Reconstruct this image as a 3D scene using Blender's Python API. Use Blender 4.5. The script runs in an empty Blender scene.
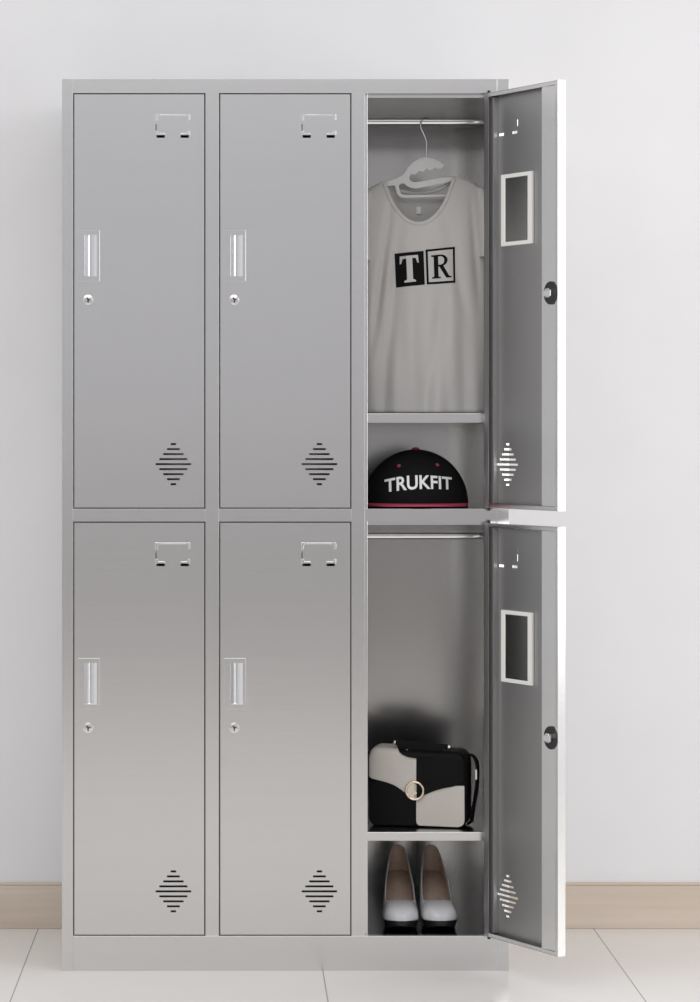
import bpy, bmesh, math, random
from mathutils import Vector, Matrix
random.seed(7)
C = bpy.context.scene.collection
PI = math.pi
# ---------------------------------------------------------------- scale of the place (metres)
S = 0.9 / 447.0                     # metres per photo pixel on the cabinet's front plane (cabinet is 0.9 m wide)
D = 5.8                             # camera distance to the cabinet front (y = 0)
VX, VY = 232.0, 425.0               # principal point of the photograph
CX, CZ = (VX - 62) * S, (971 - VY) * S
WALL_Y = 0.50
CAB_D = 0.475
def X(px): return (px - 62) * S
def Z(py): return (971 - py) * S
def W(px, py, yd):                  # a point of the place seen at a pixel, yd metres behind the cabinet front
    k = (D + yd) / D
    return Vector((CX + (px - VX) * S * k, yd, CZ - (py - VY) * S * k))

# ---------------------------------------------------------------- materials
def mat(name, col, rough=0.5, metal=0.0, spec=0.5, coat=0.0, sheen=0.0):
    m = bpy.data.materials.new(name); m.use_nodes = True
    b = m.node_tree.nodes['Principled BSDF']
    b.inputs['Base Color'].default_value = (*col, 1)
    b.inputs['Roughness'].default_value = rough
    b.inputs['Metallic'].default_value = metal
    b.inputs['Specular IOR Level'].default_value = spec
    b.inputs['Coat Weight'].default_value = coat
    b.inputs['Sheen Weight'].default_value = sheen
    return m
def nodes(m):
    nt = m.node_tree
    return nt, nt.nodes, nt.links, nt.nodes['Principled BSDF']
def noise_mix(m, c1, c2, scale, detail=4, lo=0.35, hi=0.65, rough=None, bump=0.0, bdist=0.001, coord='Object'):
    nt, N, L, b = nodes(m)
    tc = N.new('ShaderNodeTexCoord'); mp = N.new('ShaderNodeMapping')
    mp.inputs['Scale'].default_value = scale
    L.new(tc.outputs[coord], mp.inputs['Vector'])
    nz = N.new('ShaderNodeTexNoise'); nz.inputs['Scale'].default_value = 1.0; nz.inputs['Detail'].default_value = detail
    L.new(mp.outputs['Vector'], nz.inputs['Vector'])
    rp = N.new('ShaderNodeValToRGB')
    rp.color_ramp.elements[0].position = lo; rp.color_ramp.elements[0].color = (*c1, 1)
    rp.color_ramp.elements[1].position = hi; rp.color_ramp.elements[1].color = (*c2, 1)
    L.new(nz.outputs['Fac'], rp.inputs['Fac']); L.new(rp.outputs['Color'], b.inputs['Base Color'])
    if rough:
        mr = N.new('ShaderNodeMapRange'); mr.inputs['To Min'].default_value = rough[0]; mr.inputs['To Max'].default_value = rough[1]
        L.new(nz.outputs['Fac'], mr.inputs['Value']); L.new(mr.outputs['Result'], b.inputs['Roughness'])
    if bump:
        bp = N.new('ShaderNodeBump'); bp.inputs['Strength'].default_value = bump; bp.inputs['Distance'].default_value = bdist
        L.new(nz.outputs['Fac'], bp.inputs['Height']); L.new(bp.outputs['Normal'], b.inputs['Normal'])
    return m
STEEL = noise_mix(mat('brushed_steel', (.6, .6, .6), .38, 1.0), (.722, .717, .712), (.732, .727, .722), (3, 3, 240), 1, rough=(.20, .22))
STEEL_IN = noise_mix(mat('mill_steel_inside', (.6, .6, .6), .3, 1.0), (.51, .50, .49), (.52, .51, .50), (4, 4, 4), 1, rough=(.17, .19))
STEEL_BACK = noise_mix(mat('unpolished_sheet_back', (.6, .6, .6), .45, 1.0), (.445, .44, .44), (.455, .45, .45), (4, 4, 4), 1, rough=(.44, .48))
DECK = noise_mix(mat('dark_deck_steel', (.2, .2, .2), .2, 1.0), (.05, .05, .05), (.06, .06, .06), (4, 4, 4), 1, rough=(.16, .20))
CHROME = mat('polished_chrome', (.82, .82, .83), .12, 1.0)
BRIGHT = mat('bright_pressed_steel', (.80, .80, .82), .2, 1.0)
DARKPL = mat('black_lock_plastic', (.015, .015, .016), .35)
MIRROR = mat('mirror_glass', (.72, .73, .72), .22, 1.0)
WHITEPL = mat('white_mirror_frame', (.86, .85, .82), .4)
HANGPL = mat('white_hanger_plastic', (.66, .66, .65), .4)
SHIRT = noise_mix(mat('white_cotton', (.7, .69, .68), .9, sheen=.1), (.555, .54, .53), (.59, .575, .565), (900, 900, 900), 2, bump=.12, bdist=.0005)
PRINT_K = mat('black_print', (.008, .008, .009), .8, spec=.1)
PRINT_W = mat('white_print', (.60, .59, .58), .7)
CAPBLK = noise_mix(mat('black_cap_twill', (.012, .012, .013), .9, spec=.15), (.005, .005, .006), (.010, .010, .011), (1500, 1500, 700), 2, bump=.2, bdist=.0004)
CAPRED = mat('raspberry_cap_twill', (.42, .045, .10), .7)
THREADW = mat('white_embroidery', (.82, .82, .84), .6)
LEATHK = noise_mix(mat('black_leather', (.012, .012, .013), .55, spec=.12), (.0035, .0035, .004), (.006, .006, .007), (500, 500, 500), 3, rough=(.5, .62), bump=.15, bdist=.0005)
LEATHW = noise_mix(mat('cream_leather', (.62, .58, .54), .5), (.54, .50, .465), (.58, .54, .505), (500, 500, 500), 3, rough=(.45, .6), bump=.15, bdist=.0005)
GOLD = mat('pale_gold_metal', (.80, .67, .54), .2, 1.0)
PATENT = mat('white_patent_leather', (.66, .66, .69), .16, coat=.5)
LINING = noise_mix(mat('tan_shoe_lining', (.42, .32, .25), .6), (.56, .43, .34), (.63, .50, .41), (120, 120, 120), 3)
SOLEK = mat('black_rubber_sole', (.012, .012, .012), .45)
TAGW = mat('white_woven_tag', (.82, .82, .80), .8)
# wall paint
WALL = noise_mix(mat('lilac_white_wall_paint', (.8, .8, .83), .75), (.76, .755, .77), (.775, .77, .785), (6, 6, 6), 3, bump=.03, bdist=.001)
# skirting board wood
WOOD = noise_mix(mat('pale_oak_veneer', (.7, .6, .5), .45), (.56, .465, .385), (.65, .56, .48), (1.6, 30, 38), 5, lo=.3, hi=.7, bump=.05, bdist=.0006)
# floor tiles
FLOOR = mat('white_glazed_floor_tile', (.8, .79, .77), .16)
def floor_nodes():
    nt, N, L, b = nodes(FLOOR)
    tc = N.new('ShaderNodeTexCoord'); sp = N.new('ShaderNodeSeparateXYZ'); L.new(tc.outputs['Object'], sp.inputs['Vector'])
    def mth(op, a, v=None, w=None):
        n = N.new('ShaderNodeMath'); n.operation = op
        L.new(a, n.inputs[0])
        if v is not None: n.inputs[1].default_value = v
        return n.outputs[0]
    def joint(out, off, period, half):
        a = mth('ADD', out, -off); a = mth('DIVIDE', a, period); a = mth('ADD', a, 50.0); a = mth('FRACT', a)
        a = mth('ADD', a, -0.5); a = mth('ABSOLUTE', a); a = mth('SUBTRACT', a, 0.5); a = mth('ABSOLUTE', a)
        return mth('LESS_THAN', a, half / period)
    jx = joint(sp.outputs['X'], CX + 0.183, 0.606, 0.0014)
    jy = joint(sp.outputs['Y'], 0.49 - 1.212, 1.212, 0.0014)
    mx = N.new('ShaderNodeMath'); mx.operation = 'MAXIMUM'; L.new(jx, mx.inputs[0]); L.new(jy, mx.inputs[1])
    nz = N.new('ShaderNodeTexNoise'); nz.inputs['Scale'].default_value = 3.0; nz.inputs['Detail'].default_value = 5
    L.new(tc.outputs['Object'], nz.inputs['Vector'])
    rp = N.new('ShaderNodeValToRGB')
    rp.color_ramp.elements[0].color = (.76, .74, .715, 1); rp.color_ramp.elements[1].color = (.80, .78, .755, 1)
    L.new(nz.outputs['Fac'], rp.inputs['Fac'])
    mix = N.new('ShaderNodeMix'); mix.data_type = 'RGBA'
    L.new(mx.outputs[0], mix.inputs['Factor']); L.new(rp.outputs['Color'], mix.inputs['A']); mix.inputs['B'].default_value = (.36, .355, .35, 1)
    L.new(mix.outputs['Result'], b.inputs['Base Color'])
    bp = N.new('ShaderNodeBump'); bp.inputs['Strength'].default_value = .4; bp.inputs['Distance'].default_value = .001; bp.invert = True
    L.new(mx.outputs[0], bp.inputs['Height']); L.new(bp.outputs['Normal'], b.inputs['Normal'])
floor_nodes()

# ---------------------------------------------------------------- mesh helpers
def link(name, bm, mats, parent=None, smooth=False, merge=False, recalc=True):
    if merge: bmesh.ops.remove_doubles(bm, verts=bm.verts, dist=1e-5)
    if recalc: bmesh.ops.recalc_face_normals(bm, faces=bm.faces)
    me = bpy.data.meshes.new(name); bm.to_mesh(me); bm.free()
    for m in (mats if isinstance(mats, (list, tuple)) else [mats]): me.materials.append(m)
    if smooth:
        for p in me.polygons: p.use_smooth = True
    o = bpy.data.objects.new(name, me); C.objects.link(o)
    if parent: o.parent = parent
    return o
def bevel(o, w=.001, seg=2):
    md = o.modifiers.new('bevel', 'BEVEL'); md.width = w; md.segments = seg; md.limit_method = 'ANGLE'; md.angle_limit = math.radians(40)
    return o
def smooth_by_angle(o, ang=35):
    for p in o.data.polygons: p.use_smooth = True
    md = o.modifiers.new('split', 'EDGE_SPLIT'); md.split_angle = math.radians(ang)
    return o
def box(bm, x0, x1, y0, y1, z0, z1, mi=0):
    v = [bm.verts.new((x, y, z)) for x in (x0, x1) for y in (y0, y1) for z in (z0, z1)]
    for q in ((0, 1, 3, 2), (4, 6, 7, 5), (0, 4, 5, 1), (2, 3, 7, 6), (0, 2, 6, 4), (1, 5, 7, 3)):
        f = bm.faces.new([v[i] for i in q]); f.material_index = mi
def bx(*a):
    bm = bmesh.new(); box(bm, *a); return bm
def tube(bm, pts, r, seg=12, closed=False, flat=(1, 1), up=None, mi=0):
    pts = [Vector(p) for p in pts]; n = len(pts); rings = []
    rr = r if isinstance(r, (list, tuple)) else [r] * n
    prev = None
    for i, p in enumerate(pts):
        a = pts[(i - 1) % n] if (closed or i > 0) else p
        b = pts[(i + 1) % n] if (closed or i < n - 1) else p
        t = (b - a).normalized()
        if up is not None: u = Vector(up)
        elif prev is None: u = Vector((0, 0, 1)) if abs(t.z) < .9 else Vector((0, 1, 0))
        else: u = prev
        u = (u - t * u.dot(t)).normalized(); v = t.cross(u); prev = u
        rings.append([bm.verts.new(p + u * (rr[i] * flat[0] * math.cos(2 * PI * k / seg)) + v * (rr[i] * flat[1] * math.sin(2 * PI * k / seg))) for k in range(seg)])
    m = n if closed else n - 1
    for i in range(m):
        A, B = rings[i], rings[(i + 1) % n]
        for k in range(seg):
            f = bm.faces.new((A[k], A[(k + 1) % seg], B[(k + 1) % seg], B[k])); f.material_index = mi
    if not closed:
        for R_ in (rings[0], rings[-1]):
            f = bm.faces.new(R_); f.material_index = mi
def disc_y(bm, cx, cz, r, y0, y1, seg=32, rx=None):      # a short cylinder whose axis runs along y
    rx = rx or r
    A = [bm.verts.new((cx + rx * math.cos(2 * PI * k / seg), y0, cz + r * math.sin(2 * PI * k / seg))) for k in range(seg)]
    B = [bm.verts.new((cx + rx * math.cos(2 * PI * k / seg), y1, cz + r * math.sin(2 * PI * k / seg))) for k in range(seg)]
    bm.faces.new(A); bm.faces.new(list(reversed(B)))
    for k in range(seg): bm.faces.new((A[k], A[(k + 1) % seg], B[(k + 1) % seg], B[k]))
def sphere(bm, c, r, seg=16, sc=(1, 1, 1)):
    M = Matrix.Translation(c) @ Matrix.Diagonal((*[r * k for k in sc], 1))
    bmesh.ops.create_uvsphere(bm, u_segments=seg, v_segments=max(8, seg // 2), radius=1, matrix=M)
def prism(bm, pts, fn0, fn1, mi=0):                       # closed outline, two mapping functions for its two faces
    A = [bm.verts.new(fn0(*p)) for p in pts]; B = [bm.verts.new(fn1(*p)) for p in pts]
    f = bm.faces.new(A); g = bm.faces.new(list(reversed(B)))
    n = len(pts); fs = [f, g]
    for k in range(n): fs.append(bm.faces.new((A[k], B[k], B[(k + 1) % n], A[(k + 1) % n])))
    for q in fs: q.material_index = mi
    f.normal_update(); g.normal_update()
    bmesh.ops.triangulate(bm, faces=[f, g])
def pierced(bm, x0, x1, z0, z1, y0, y1, holes, back=0):           # a sheet with rectangular holes pressed through it
    xs = sorted({x0, x1, *[h[0] for h in holes], *[h[1] for h in holes]})
    zs = sorted({z0, z1, *[h[2] for h in holes], *[h[3] for h in holes]})
    cache = {}
    def V(i, j, y):
        k = (i, j, y)
        if k not in cache: cache[k] = bm.verts.new((xs[i], y, zs[j]))
        return cache[k]
    nx, nz = len(xs) - 1, len(zs) - 1
    def solid(i, j):
        if i < 0 or j < 0 or i >= nx or j >= nz: return False
        cx, cz = (xs[i] + xs[i + 1]) / 2, (zs[j] + zs[j + 1]) / 2
        return not any(h[0] < cx < h[1] and h[2] < cz < h[3] for h in holes)
    for i in range(nx):
        for j in range(nz):
            if not solid(i, j): continue
            bm.faces.new((V(i, j, y0), V(i + 1, j, y0), V(i + 1, j + 1, y0), V(i, j + 1, y0)))
            bm.faces.new((V(i, j, y1), V(i, j + 1, y1), V(i + 1, j + 1, y1), V(i + 1, j, y1))).material_index = back
            for (di, dj, a, b) in ((-1, 0, (i, j), (i, j + 1)), (1, 0, (i + 1, j), (i + 1, j + 1)), (0, -1, (i, j), (i + 1, j)), (0, 1, (i, j + 1), (i + 1, j + 1))):
                if not solid(i + di, j + dj):
                    bm.faces.new((V(*a, y0), V(*b, y0), V(*b, y1), V(*a, y1)))
def interp(pts, x):
    if x <= pts[0][0]: return pts[0][1]
    for (a, b), (c, d) in zip(pts, pts[1:]):
        if x <= c:
            t = (x - a) / (c - a); return b + (d - b) * t
    return pts[-1][1]
def smooth_interp(pts, x):          # Catmull-Rom through the points
    if x <= pts[0][0]: return pts[0][1]
    if x >= pts[-1][0]: return pts[-1][1]
    for i in range(len(pts) - 1):
        if x <= pts[i + 1][0]:
            x0, y0 = pts[i]; x1, y1 = pts[i + 1]
            m0 = (pts[i + 1][1] - pts[i - 1][1]) / (pts[i + 1][0] - pts[i - 1][0]) if i > 0 else (y1 - y0) / (x1 - x0)
            m1 = (pts[i + 2][1] - pts[i][1]) / (pts[i + 2][0] - pts[i][0]) if i + 2 < len(pts) else (y1 - y0) / (x1 - x0)
            h = x1 - x0; t = (x - x0) / h
            return (2*t**3 - 3*t*t + 1) * y0 + (t**3 - 2*t*t + t) * h * m0 + (-2*t**3 + 3*t*t) * y1 + (t**3 - t*t) * h * m1
def crv(pts, n=6, closed=False):    # smooth 2-D / 3-D polyline through points
    P = [Vector(p) for p in pts]; out = []
    m = len(P) if closed else len(P) - 1
    for i in range(m):
        if closed: p0, p1, p2, p3 = P[i - 1], P[i], P[(i + 1) % len(P)], P[(i + 2) % len(P)]
        else: p0, p1, p2, p3 = P[max(i - 1, 0)], P[i], P[i + 1], P[min(i + 2, len(P) - 1)]
        for k in range(n):
            t = k / n
            out.append(.5 * ((2 * p1) + (p2 - p0) * t + (2 * p0 - 5 * p1 + 4 * p2 - p3) * t * t + (3 * p1 - p0 - 3 * p2 + p3) * t ** 3))
    if not closed: out.append(P[-1])
    return out
def thing(name, label, cat, loc=(0, 0, 0), rz=0, group=None):
    o = bpy.data.objects.new(name, None); C.objects.link(o); o.empty_display_size = .05
    o.location = loc; o.rotation_euler = (0, 0, rz); o['label'] = label; o['category'] = cat
    if group: o['group'] = group
    return o
def structure(o): o['kind'] = 'structure'; return o

# ---------------------------------------------------------------- the setting
structure(link('wall_back', bx(-3.2, 4.2, WALL_Y, WALL_Y + .12, -.05, 3.2), WALL))
structure(link('floor', bx(-3.2, 4.2, -8.0, WALL_Y, -.05, 0), FLOOR))
bm = bmesh.new(); box(bm, -3.2, 4.2, -7.3, -7.2, -.05, 3.2)
structure(link('wall_front', bm, mat('pale_grey_wall_paint', (.60, .60, .63), .8)))
structure(link('reflected_band_1', bx(-3.2, 4.2, -7.2, -7.185, 0, .78), mat('reflected_band_grey', (.38, .37, .365), .7)))  # unseen band, added so the steel doors reflect a darker strip low down
bb = bmesh.new()
box(bb, -3.2, 4.2, WALL_Y - .014, WALL_Y, 0, .093)
box(bb, -3.2, 4.2, WALL_Y - .010, WALL_Y, .093, .100)
structure(bevel(link('baseboard_back', bb, WOOD), .0015))
# ---------------------------------------------------------------- the locker cabinet
cab = thing('locker_cabinet', 'tall stainless steel six-door locker standing against the wall, right column open', 'locker', (0, 0, 0))
WC, HC = .9, Z(79)
T = .002
COLS = [(73.0, 205.5), (218.8, 351.5), (364.8, 497.3)]
ROWS = [(93.0, 508.9), (521.5, 936.0)]
FD = .020                                                  # depth of the front frame
for k, (a, b) in enumerate(((62, 73), (497.3, 509))):
    bevel(link('frame_jamb', bx(X(a), X(b), 0, FD, 0, HC), STEEL, cab), .0002)
for a, b in ((205.5, 218.8), (351.5, 364.8)):
    bevel(link('mullion', bx(X(a), X(b), 0, FD, Z(936), Z(93)), STEEL, cab), .0002)
g = .0002
bevel(link('top_rail', bx(X(73) + g, X(497.3) - g, 0, FD, Z(93), HC), STEEL, cab), .0005)
for (a, b) in COLS:
    bevel(link('middle_rail', bx(X(a), X(b), .0002, FD, Z(521.5), Z(508.9)), STEEL, cab), .0002)
bevel(link('plinth', bx(X(73) + g, X(497.3) - g, .0003, FD, 0, Z(936)), STEEL, cab), .0005)
for x0, x1 in ((0, T), (WC - T, WC)):
    bevel(link('side_panel', bx(x0, x1, FD, CAB_D, 0, HC), STEEL, cab), .0006)
bevel(link('top_panel', bx(T, WC - T, FD, CAB_D, HC - T, HC), STEEL, cab), .0006)
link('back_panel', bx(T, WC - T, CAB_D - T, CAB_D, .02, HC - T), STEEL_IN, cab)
DIV = [(X(205.5) + X(218.8)) / 2, (X(351.5) + X(364.8)) / 2]
for x in DIV:
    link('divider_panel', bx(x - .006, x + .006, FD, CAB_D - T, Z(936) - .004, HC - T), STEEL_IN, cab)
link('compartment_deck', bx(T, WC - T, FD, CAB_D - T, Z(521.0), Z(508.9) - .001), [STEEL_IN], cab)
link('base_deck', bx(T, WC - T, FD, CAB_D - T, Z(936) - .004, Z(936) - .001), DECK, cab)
# inner lining of the two outer walls of the right column and stop lips around every opening
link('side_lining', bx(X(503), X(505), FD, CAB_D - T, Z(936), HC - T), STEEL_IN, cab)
for (a, b) in COLS:
    for (t, u) in ROWS:
        bm = bmesh.new(); x0, x1, z0, z1 = X(a), X(b), Z(u), Z(t); w = .0065
        box(bm, x0 - .003, x0 + w, FD, FD + .002, z0, z1); box(bm, x1 - w, x1 + .003, FD, FD + .002, z0, z1)
        box(bm, x0 + w, x1 - w, FD, FD + .002, z1 - w * 1.1, z1)
        bevel(link('door_stop', bm, STEEL, cab), .0005)

# added dark strips standing in for the shade in the closed doors' joints
GAP_SHADE = mat('gap_shade_grey', (.09, .09, .09), .7)
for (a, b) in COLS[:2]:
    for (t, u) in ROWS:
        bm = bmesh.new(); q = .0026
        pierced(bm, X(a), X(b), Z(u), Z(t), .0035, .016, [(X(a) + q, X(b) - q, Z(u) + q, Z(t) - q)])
        link('gap_shade_strip', bm, GAP_SHADE, cab)

# one shelf and one rail in each open compartment
IX0, IX1 = DIV[1] + .006, X(503)
def shelf(py0, py1):
    bm = bmesh.new()
    box(bm, IX0, IX1, .026, .028, Z(py1), Z(py0))                       # folded front edge
    box(bm, IX0, IX1, .028, CAB_D - .004, Z(py0) - .0015, Z(py0))
    box(bm, IX0, IX1, .028, .040, Z(py1), Z(py1) + .0012)
    return bevel(link('shelf', bm, STEEL, cab), .0006)
shelf(413.3, 422.6); shelf(834.0, 842.6)
ROD_Y = .20
def rod(py, px=430):
    p = W(px, py, ROD_Y); bm = bmesh.new()
    tube(bm, [(IX0, ROD_Y, p.z), (IX1, ROD_Y, p.z)], .0068, 24)
    o = smooth_by_angle(link('hanging_rail', bm, CHROME, cab), 40)
    for a, b in ((IX0, IX0 + .006), (IX1 - .006, IX1)):
        bm = bmesh.new(); tube(bm, [(a, ROD_Y, p.z), (b, ROD_Y, p.z)], .013, 24)
        smooth_by_angle(link('rail_socket', bm, CHROME, o), 40)
    return p.z
ROD_Z = rod(122.0); rod(536.0)

# ---- doors: local frame: hinge edge at x = 0, body runs to -x, outer face at y = 0, thickness to +y
GAP = .0028
DL = X(205.5) - X(73) - 2 * GAP
DH = Z(93) - Z(508.9) - 2 * GAP
DT = .0175
def lx(px): return (px - 205.5) * S + GAP
def lz(py): return (508.9 - py) * S - GAP
def rect(px0, px1, py0, py1): return (lx(px0), lx(px1), lz(py1), lz(py0))
SLOTS = []
for k, wd in enumerate((5.3, 12.7, 20.3, 28.0, 35.5, 28.0, 20.3, 12.7, 5.3)):
    cy = 444.1 + 5.01 * k
    SLOTS.append(rect(173.4 - wd / 2, 173.4 + wd / 2, cy - 1.0, cy + 1.0))
HOLES = SLOTS + [rect(84.6, 97.4, 234.6, 276.4),
                 rect(156.6, 164.8, 135.0, 137.8), rect(180.6, 188.8, 135.0, 137.8),
                 rect(155.6, 156.5, 115.5, 121.0), rect(155.6, 156.5, 124.0, 134.0)]
bm = bmesh.new()
t_ = .0012
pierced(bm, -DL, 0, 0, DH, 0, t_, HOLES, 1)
box(bm, -DL, -DL + t_, t_, DT, 0, DH); box(bm, -t_, 0, t_, DT, 0, DH)              # folded sides
box(bm, -DL + t_, -t_, t_, DT, DH - t_, DH, 1); box(bm, -DL + t_, -t_, t_, DT, 0, t_, 1)
box(bm, -DL + t_, -DL + .010, DT - t_, DT, t_, DH - t_)                             # inner lips
box(bm, -.016, -t_, DT - t_, DT, t_, DH - t_, 1)
box(bm, -DL + .010, -.016, DT - t_, DT, DH - .008, DH - t_); box(bm, -DL + .010, -.016, DT - t_, DT, t_, .008)
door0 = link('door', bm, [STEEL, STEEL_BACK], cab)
# lock stile inside the free edge
bm = bmesh.new()
ls0, ls1 = -DL + .0105, -DL + .054
secS = [(ls0, DT - .0020), (ls1, DT + .0009), (ls1, t_), (ls1 - .0012, t_), (ls1 - .0012, DT - .0004), (ls0, DT - .0033)]
prism(bm, secS, lambda a, b: Vector((a, b, .0085)), lambda a, b: Vector((a, b, DH - .0085)))
stile0 = bevel(link('lock_stile', bm, STEEL, door0), .0003)
# hinge reinforcement channel and its pins
bm = bmesh.new()
prism(bm, [(-.026, t_), (-.026, .0112), (-.016, .0112), (-.016, .0100), (-.0248, .0100), (-.0248, t_)], lambda a, b: Vector((a, b, .009)), lambda a, b: Vector((a, b, DH - .009)))
chan0 = bevel(link('hinge_channel', bm, STEEL_BACK, door0), .0004)
PINS = []
for z0, z1 in ((-.0058, .006), (DH - .006, DH + .0058)):
    bm = bmesh.new(); tube(bm, [(-.008, .011, z0), (-.008, .011, z1)], .0032, 12)
    PINS.append(link('hinge_pin', bm, DARKPL, door0))
# recessed pull
bm = bmesh.new()
pierced(bm, lx(78), lx(99.8), lz(281.2), lz(230.2), -.0008, .0, [rect(84.9, 97.1, 235, 276)])
plate0 = bevel(link('handle_plate', bm, STEEL, door0), .0004)
bm = bmesh.new()
ha, hb, hz0, hz1 = lx(84.9), lx(97.1), lz(276), lz(235)
prof = [(ha, -.0004), (ha + .0006, .0004), (ha + .0078, .0064), (ha + .0090, .0070), (ha + .0138, .0070), (ha + .0150, .0064), (hb - .0006, .0004), (hb, -.0004)]
A = [bm.verts.new((x, y, hz0)) for x, y in prof]; B = [bm.verts.new((x, y, hz1)) for x, y in prof]
for k in range(len(prof) - 1): bm.faces.new((A[k], A[k + 1], B[k + 1], B[k]))
bm.faces.new(A); bm.faces.new(B)
hand0 = link('recessed_handle', bm, BRIGHT, door0, recalc=False)
# keyed lock on the outside
bm = bmesh.new()
kx, kz = lx(88.2), lz(300)
disc_y(bm, kx, kz, .0105, -.0045, 0); disc_y(bm, kx, kz, .0085, -.0065, -.0045)
lock0 = bevel(link('cam_lock', bm, STEEL, door0), .0008); smooth_by_angle(lock0, 30)
bm = bmesh.new(); prism(bm, [(-.001, -.006), (.0014, -.006), (.0012, -.001), (.0045, .0005), (.0042, .0024), (.001, .0018), (-.0008, .0052), (-.0040, .0042), (-.0014, .001)], lambda a, b: Vector((kx + a, -.0070, kz + b)), lambda a, b: Vector((kx + a, -.0063, kz + b)))
key0 = link('keyhole', bm, DARKPL, door0)
# pressed card holder: raised corner clips and a top bead
CARD = []
def tab(pts, h, name):
    pts = [(lx(a), lz(b)) for a, b in pts]; bm = bmesh.new()
    prism(bm, pts, lambda a, b: Vector((a, -h, b)), lambda a, b: Vector((a, .0003, b)))
    CARD.append(bevel(link(name, bm, BRIGHT, door0), .0009, 3))
tab([(159.5, 114.2), (186.4, 114.2), (186.4, 115.9), (159.5, 115.9)], .0014, 'card_bead')
tab([(155.0, 114.0), (159.0, 114.0), (159.0, 116.2), (158.0, 116.8), (158.0, 121), (155.0, 121)], .0024, 'card_clip')
tab([(187.0, 114.0), (190.2, 114.0), (190.2, 120.5), (187.8, 120.5), (187.8, 116.2), (187.0, 116.2)], .0024, 'card_clip')
tab([(155.0, 130.5), (158.0, 130.5), (158.6, 133.0), (165.0, 133.0), (165.0, 135.2), (155.0, 135.2)], .0024, 'card_clip')
tab([(190.2, 130.5), (187.6, 130.5), (187.0, 133.0), (180.4, 133.0), (180.4, 135.2), (190.2, 135.2)], .0024, 'card_clip')
# inside nut and cam of the lock
bm = bmesh.new(); disc_y(bm, kx - .004, kz + .004, .0225, DT - .0006, DT + .0015, 40)
nut0 = link('lock_nut', bm, DARKPL, door0)
bm = bmesh.new(); disc_y(bm, kx - .004, kz + .004, .0105, DT + .0015, DT + .010, 6)
box(bm, kx - .018, kx + .006, DT + .0095, DT + .012, kz - .003, kz + .010)
cam0 = bevel(link('lock_cam', bm, CHROME, door0), .001)
SUB_FRONT = [plate0, hand0, lock0, key0, *CARD]; SUB_BACK = [stile0, chan0, *PINS, nut0, cam0]
for q in SUB_FRONT + SUB_BACK: pass
# placement
TH = math.radians(117.9)
def put(col, row, first=False):
    d = door0 if first else door0.copy()
    if not first:
        C.objects.link(d); d.parent = cab
        for q in SUB_FRONT + SUB_BACK:
            c = q.copy(); C.objects.link(c); c.parent = d
    d.location = (X(COLS[col][1]) - GAP, 0.0004, Z(ROWS[row][1]) + GAP)
    d.scale.z = (Z(ROWS[row][0]) - Z(ROWS[row][1]) - 2 * GAP) / DH
    return d
doors = {}
for row in (0, 1):
    for col in (0, 1, 2):
        doors[col, row] = put(col, row, (col, row) == (0, 0))
PIV = Vector((X(491.2), -.004, 0))
for row in (0, 1):
    d = doors[2, row]
    d.location = (PIV.x, PIV.y, Z(ROWS[row][1]) + GAP); d.rotation_euler = (0, 0, TH)
    d['label'] = 'open door of the right column, %s row' % ('upper' if row == 0 else 'lower')
# small framed mirror inside each open door
dirv = Vector((-math.cos(TH), -math.sin(TH), 0)); nrm = Vector((-math.sin(TH), math.cos(TH), 0))
def u_at(px, w):                    # distance from the hinge edge along the door for an image column
    lo, hi = 0.0, .3
    for _ in range(50):
        m = (lo + hi) / 2; p = PIV + dirv * m + nrm * w
        q = VX + (p.x - CX) / (D + p.y) * D / S
        if q < px: lo = m
        else: hi = m
    return lo
def z_at(px, py, w):
    p = PIV + dirv * u_at(px, w) + nrm * w
    return CZ - (py - VY) * S * (D + p.y) / D
MT = .0062
for row, (pt, pb) in ((0, (175.0, 246.5)), (1, (608.6, 680.6))):
    d = doors[2, row]; w = t_ + MT
    u0, u1 = u_at(500.6, w), u_at(531.4, w)
    zb = d.location.z
    z0, z1 = z_at(500.6, pb, w) - zb, z_at(500.6, pt, w) - zb
    hv, hh = .0145, .0080
    bm = bmesh.new()
    pierced(bm, -u1, -u0, z0, z1, t_, t_ + MT, [(-u1 + hv, -u0 - hv, z0 + hh, z1 - hh)])
    bevel(link('mirror_frame', bm, WHITEPL, d), .0015)['label'] = 'white frame'
    link('mirror_glass', bx(-u1 + hv, -u0 - hv, t_, t_ + MT - .0014, z0 + hh, z1 - hh), MIRROR, d)
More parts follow.
